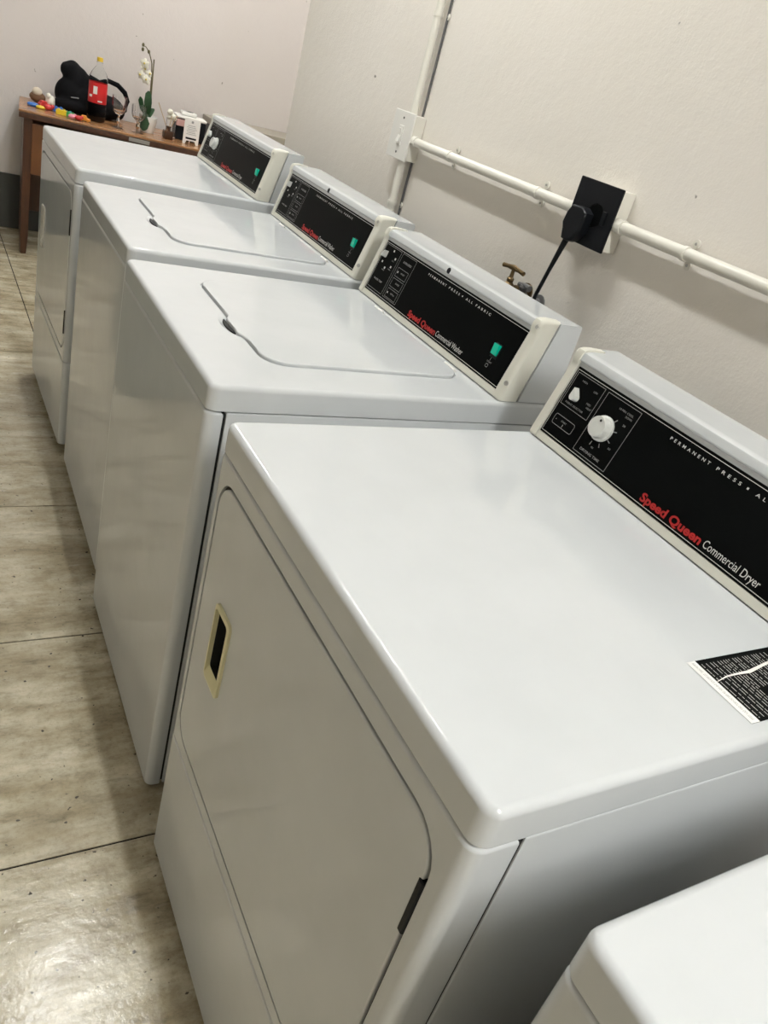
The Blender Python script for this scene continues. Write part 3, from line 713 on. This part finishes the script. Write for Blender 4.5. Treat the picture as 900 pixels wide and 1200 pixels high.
# cola bottle
t = empty('soda_bottle', (0.515, 4.815, DZ))
k = 1.0
bm = bmesh.new(); lathe(bm, [(0, 0.006), (0.030, 0.0), (0.045, 0.006), (0.050, 0.025), (0.050, 0.082), (0.0475, 0.090), (0.0475, 0.200), (0.050, 0.206), (0.048, 0.222), (0.038, 0.246), (0.022, 0.268), (0.0145, 0.281), (0.0145, 0.292), (0.0175, 0.293), (0.0175, 0.296), (0.0135, 0.297), (0.0135, 0.300)], 28); finish('bottle', bm, 'pet', t)
bm = bmesh.new(); lathe(bm, [(0.0485, 0.095), (0.0488, 0.095), (0.0488, 0.197), (0.0485, 0.197)], 28); lb = finish('label', bm, 'label_red', t)
bm = bmesh.new()
for a0, a1, z0, z1 in ((-2.25, -1.80, 0.140, 0.178), (-2.75, -2.35, 0.122, 0.134), (-1.7, -1.2, 0.104, 0.110)):
    for j in range(6):
        b0 = a0+(a1-a0)*j/6; b1 = a0+(a1-a0)*(j+1)/6
        bm.faces.new([bm.verts.new((0.0491*math.cos(a), 0.0491*math.sin(a), z)) for a, z in ((b0, z0), (b1, z0), (b1, z1), (b0, z1))])
tag(finish('label_print', bm, 'paper', lb, False), kind='stuff')
bm = bmesh.new(); lathe(bm, [(0, 0.004), (0.040, 0.004), (0.046, 0.014), (0.047, 0.030), (0, 0.030)], 24); finish('cola', bm, 'cola', t)
bm = bmesh.new(); lathe(bm, [(0, 0.318), (0.0145, 0.318), (0.0158, 0.315), (0.0158, 0.298), (0, 0.298)], 20); finish('cap', bm, 'cap_yellow', t)
tag(t, 'clear plastic soda bottle with red label and yellow cap on the desk', 'bottle')

# crystal glasses
def goblet(x, y, h, label):
    t = empty('crystal_glass', (x, y, DZ)); s = h/0.16
    bm = bmesh.new(); lathe(bm, [(0, 0.004*s), (0.010, 0.006*s), (0.032, 0.003), (0.033, 0.0005), (0, 0.0005)], 20); finish('foot', bm, 'glass', t)
    bm = bmesh.new(); lathe(bm, [(0.007, 0.0045*s), (0.006, 0.02*s), (0.010, 0.035*s), (0.006, 0.05*s), (0.009, 0.066*s)], 10); finish('stem', bm, 'glass', t, False)
    bm = bmesh.new(); lathe(bm, [(0, 0.0665*s), (0.014, 0.068*s), (0.032, 0.085*s), (0.040, 0.11*s), (0.041, 0.16*s), (0.039, 0.16*s), (0.037, 0.11*s), (0.029, 0.089*s), (0.0, 0.076*s)], 16); finish('bowl', bm, 'glass', t, False)
    tag(t, label, 'glass', 'crystal glasses')
goblet(0.618, 4.735, 0.162, 'crystal goblet on the desk right beside the soda bottle')
goblet(0.722, 4.725, 0.140, 'crystal goblet on the desk next to the potted orchid')

# orchid
t = empty('potted_orchid', (0.800, 4.83, DZ))
bm = bmesh.new(); lathe(bm, [(0, 0), (0.034, 0), (0.048, 0.05), (0.050, 0.085), (0.046, 0.085), (0.043, 0.07), (0, 0.07)], 24); finish('pot', bm, 'pot_white', t)
bm = bmesh.new(); tube(bm, [(0.0, 0, 0.07), (-0.002, 0, 0.18), (-0.004, 0.0, 0.29), (-0.012, -0.004, 0.355), (-0.030, -0.006, 0.40), (-0.052, -0.008, 0.425), (-0.072, -0.01, 0.428)], [0.0045, 0.004, 0.0035, 0.003, 0.003, 0.0025, 0.002], 7); finish('flower_stem', bm, 'stem', t)
bm = bmesh.new(); tube(bm, [(0.006, 0.004, 0.07), (0.004, 0.003, 0.20), (0.000, 0.003, 0.375)], 0.0035, 6); finish('stake', bm, 'stem', t)
def leaf(pts, wid):
    bm = bmesh.new(); pts = [Vector(p) for p in pts]; L = []; n = len(pts)
    for i, p in enumerate(pts):
        w_ = wid*math.sin(PI*(0.10+0.86*i/(n-1)))**0.7; d = (pts[min(i+1, n-1)]-pts[max(i-1, 0)]).normalized(); s = d.cross(Vector((0.25, -1, 0.1))).normalized()
        L.append([bm.verts.new(p-s*w_), bm.verts.new(p+Vector((0, 0.004, 0))), bm.verts.new(p+s*w_), bm.verts.new(p+Vector((0, -0.003, 0)))])
    for a, b_ in zip(L, L[1:]):
        for k in range(4): bm.faces.new((a[k], a[(k+1) % 4], b_[(k+1) % 4], b_[k]))
    bm.faces.new(L[0][::-1]); bm.faces.new(L[-1]); finish('leaf', bm, 'leaf', t, True, 60)
leaf([(-0.006, -0.02, 0.075), (-0.016, -0.035, 0.12), (-0.020, -0.04, 0.16), (-0.020, -0.035, 0.20), (-0.018, -0.03, 0.215)], 0.024)
leaf([(-0.008, -0.03, 0.08), (-0.025, -0.055, 0.085), (-0.032, -0.065, 0.06), (-0.036, -0.07, 0.025), (-0.034, -0.07, 0.012)], 0.030)
leaf([(0.006, 0.02, 0.075), (0.02, 0.04, 0.11), (0.045, 0.06, 0.12)], 0.02)
leaf([(-0.01, 0.0, 0.075), (-0.04, 0.0, 0.12), (-0.052, 0.0, 0.16), (-0.055, 0, 0.175)], 0.016)
def flower(c, r, yaw):
    c = Vector(c); bm = bmesh.new()
    for k in range(5):
        a = PI/2+2*PI*k/5; rr = r*(1.0 if k % 2 else 0.85)
        M = Matrix.Rotation(yaw, 4, 'Z')@Matrix.Rotation(PI/2, 4, 'X')@Matrix.Rotation(a, 4, 'Z')@Matrix.Rotation(0.25, 4, 'Y')
        blob(bm, c, (rr*0.55, rr*0.40, 0.003), 2, 0, M@Matrix.Translation((rr*0.55, 0, 0)))
    f = finish('flower', bm, 'petal', t)
    bm = bmesh.new(); M = Matrix.Rotation(yaw, 4, 'Z'); blob(bm, c+M@Vector((0, -0.006, 0)), (0.006, 0.006, 0.006), 1); finish('flower_core', bm, 'petal_core', f)
for c, r, yw in (((-0.052, -0.012, 0.345), 0.028, -0.5), ((-0.068, -0.015, 0.285), 0.026, -0.9), ((-0.036, -0.012, 0.268), 0.028, -0.2), ((-0.045, 0.005, 0.318), 0.024, 0.4), ((-0.020, -0.008, 0.300), 0.020, 0.2)):
    flower(c, r, yw)
for c in ((-0.068, -0.01, 0.432), (-0.068, -0.01, 0.410), (-0.034, -0.006, 0.405)):
    bm = bmesh.new(); blob(bm, c, (0.0075, 0.0075, 0.010), 2); finish('bud', bm, 'stem', t)
tag(t, 'white orchid with dark leaves in a white pot on the desk', 'plant')

# reed diffuser
t = empty('reed_diffuser', (0.893, 4.73, DZ))
bm = bmesh.new(); box(bm, -0.026, 0.026, -0.026, 0.026, 0, 0.045, 0.006); lathe(bm, [(0.014, 0.0445), (0.013, 0.06), (0.016, 0.062), (0.016, 0.068), (0, 0.068)], 16); finish('bottle', bm, 'amber', t)
for a, b_ in (((0.004, 0, 0.03), (-0.064, 0.02, 0.175)), ((0.0, 0, 0.03), (0.044, 0.01, 0.13)), ((0, 0.003, 0.03), (0.02, 0.03, 0.12))):
    bm = bmesh.new(); tube(bm, [a, b_], 0.0022, 6); finish('reed', bm, 'reed', t)
tag(t, 'small amber reed diffuser on the desk between orchid and white card', 'diffuser')
# card stand
t = empty('card_stand', (1.018, 4.70, DZ), -0.15)
bm = bmesh.new(); prism(bm, [(-0.0445, 0.0005), (-0.0305, 0.0005), (-0.0225, 0.018), (0.0225, 0.018), (0.0305, 0.0005), (0.0445, 0.0005), (0.0445, 0.135), (-0.0445, 0.135)], -0.0015, 0.0015)
finish('card', bm, 'paper', t, False)
bm = bmesh.new()
def rect(x0, x1, z0, z1, y=-0.0018): bm.faces.new([bm.verts.new(p) for p in ((x0, y, z0), (x1, y, z0), (x1, y, z1), (x0, y, z1))])
rect(-0.006, 0.006, 0.112, 0.124)
for k in range(6): rect(-0.028+0.004*(k % 2), 0.028-0.005*(k % 3), 0.052+k*0.009, 0.0545+k*0.009)
finish('card_print', bm, 'print_grey', t, False)
bm = bmesh.new(); rect(-0.030, 0.030, 0.026, 0.036); finish('card_bar', bm, 'black_plastic', t, False)
bm = bmesh.new(); tube(bm, [(0, 0.0016, 0.10), (0, 0.05, 0.001)], 0.003, 6); finish('strut', bm, 'paper', t)
tag(t, 'white printed card standing on the desk beside the farthest console', 'card')
t = empty('card_printer', (1.045, 4.855, DZ), -0.1)
bm = bmesh.new(); box(bm, -0.085, 0.085, -0.06, 0.06, 0.0, 0.115, 0.008); finish('printer_body', bm, 'black_plastic', t)
bm = bmesh.new(); box(bm, -0.088, 0.088, -0.063, 0.063, 0.1155, 0.130, 0.006); finish('printer_lid', bm, 'white_plastic', t)
bm = bmesh.new(); box(bm, -0.088, 0.02, -0.0655, -0.0605, 0.075, 0.110, 0.002); finish('front_flap', bm, 'pinkish', t)
tag(t, 'dark box-shaped printer with white lid on the desk behind the card', 'printer')
t = empty('card_reader', (1.035, 4.86, DZ+0.1302), -0.1)
bm = bmesh.new(); box(bm, -0.045, 0.045, -0.03, 0.04, 0.0, 0.022, 0.008); finish('reader_body', bm, 'pot_white', t)
bm = bmesh.new(); blob(bm, (0.005, 0.0, 0.022), (0.022, 0.016, 0.003), 2); finish('reader_window', bm, 'black_plastic', t)
tag(t, 'small white gadget with dark spot lying on the printer lid', 'gadget')
t = empty('clear_vase', (0.925, 4.80, DZ))
bm = bmesh.new(); lathe(bm, [(0, 0.003), (0.022, 0.003), (0.026, 0.0), (0.028, 0.006), (0.030, 0.11), (0.028, 0.11), (0.025, 0.01), (0, 0.009)], 20); finish('vase', bm, 'glass', t)
bm = bmesh.new()
for k in range(7): blob(bm, (random.uniform(-.025, .025), random.uniform(-.02, .02), 0.125+random.uniform(-.02, .02)), (0.016, 0.014, 0.013), 2, 0.08)
finish('pale_flowers', bm, 'petal', t)
tag(t, 'clear glass holding pale flowers behind the reed diffuser', 'vase')

# toys
def toy(kind, x, y, col, label, rz=0.0, s=1.0):
    bm = bmesh.new()
    if kind == 'ring':
        pts = [(0.018*math.cos(2*PI*k/16), 0.018*math.sin(2*PI*k/16), 0.007) for k in range(17)]; tube(bm, pts, 0.007, 8, False)
        bmesh.ops.remove_doubles(bm, verts=bm.verts[:], dist=1e-4)
    elif kind == 'brick':
        box(bm, -0.022, 0.022, -0.014, 0.014, 0, 0.020, 0.002)
        for a in (-0.011, 0.011): lathe(bm, [(0, 0.0245), (0.005, 0.0245), (0.005, 0.0195)], 10, Matrix.Translation((a, 0, 0)))
    elif kind == 'car':
        prism(bm, [(-0.026, 0.004), (0.026, 0.004), (0.026, 0.014), (0.012, 0.016), (0.006, 0.026), (-0.014, 0.026), (-0.020, 0.016), (-0.026, 0.014)], -0.012, 0.012, 0.002, 1)
        for a in (-0.015, 0.015):
            for b_ in (-0.012, 0.012): lathe(bm, [(0, 0.002), (0.006, 0.002), (0.006, -0.002), (0, -0.002)], 10, Matrix.Translation((a, b_, 0.006))@Matrix.Rotation(PI/2, 4, 'X'))
    else:
        blob(bm, (0, 0, 0.014), (0.022, 0.017, 0.014), 2, 0.03); blob(bm, (0.018, 0, 0.020), (0.011, 0.010, 0.010), 2)
    o = finish('toy_'+kind, bm, 'toy_'+col); o.location = (x, y, DZ+0.0005); o.rotation_euler = (0, 0, rz); o.scale = (s, s, s)
    tag(o, label, 'toy', 'toys along the desk edge')
toy('ring', 0.200, 4.87, 'blue', 'blue toy ring, leftmost toy on the desk edge', 0.2, 1.2)
toy('ring', 0.235, 4.835, 'yellow', 'yellow toy ring beside the leftmost blue ring', 0.2, 1.0)
toy('car', 0.262, 4.93, 'red', 'red toy car at the left end of the desk', 0.4, 1.2)
toy('figure', 0.272, 4.83, 'red', 'dark red toy figure near the front left of the desk', 0.2, 1.1)
toy('figure', 0.302, 4.865, 'white', 'small white toy figure in the row of toys', 0.7, 0.8)
toy('brick', 0.325, 4.855, 'blue', 'blue toy brick in front of the black bag', -0.2, 1.15)
toy('brick', 0.330, 4.775, 'yellow', 'yellow toy brick in front of the black bag', -0.3, 1.2)
toy('brick', 0.375, 4.765, 'green', 'green toy brick right of the yellow toy brick', -0.3, 1.0)
toy('figure', 0.372, 4.70, 'pink', 'pink toy figure at the front edge of the desk', 0.2, 0.9)
toy('figure', 0.405, 4.69, 'red', 'bright red toy figure touching the orange toy, near the bottle', 0.2, 0.9)
toy('car', 0.440, 4.715, 'orange', 'orange toy car, rightmost toy on the desk edge', -0.2, 1.1)
toy('brick', 0.372, 4.815, 'teal', 'teal toy brick behind the green toy brick', 0.3, 0.9)
# ornaments
t = empty('plush_ornament', (0.245, 5.07, DZ))
bm = bmesh.new(); blob(bm, (0, 0, 0.028), (0.042, 0.03, 0.028), 3, 0.04); finish('body', bm, 'brown_fluff', t)
bm = bmesh.new(); blob(bm, (-0.004, -0.012, 0.056), (0.026, 0.022, 0.022), 3, 0.05); finish('head', bm, 'cream_fluff', t)
tag(t, 'small cream and brown ornament at the left end of the desk', 'ornament')
t = empty('shell_ornament', (0.298, 4.96, DZ))
bm = bmesh.new(); blob(bm, (0, 0, 0.032), (0.026, 0.025, 0.032), 3, 0.05); blob(bm, (-0.012, -0.01, 0.058), (0.014, 0.014, 0.016), 2, 0.05); finish('shell', bm, 'petal', t)
tag(t, 'pale rounded ornament on the desk left of the black bag', 'ornament')

# cabinet just left of the frame, seen mirrored in the washer fronts
t = empty('filing_cabinet', (-0.60, 3.10, 0))
bm = bmesh.new(); box(bm, -0.28, 0.28, -0.28, 0.30, 0.0, 0.95, 0.006); finish('body', bm, 'cabinet_green', t)
for k in range(2):
    bm = bmesh.new(); box(bm, -0.26, 0.26, -0.296, -0.2805, 0.03+k*0.46, 0.46+k*0.46, 0.004); d = finish('drawer', bm, 'cabinet_green', t)
    bm = bmesh.new(); box(bm, -0.06, 0.06, -0.315, -0.2965, 0.36+k*0.46, 0.385+k*0.46, 0.004); finish('handle', bm, 'steel', d)
tag(t, 'greenish grey cabinet mirrored in the washer front panels', 'cabinet')
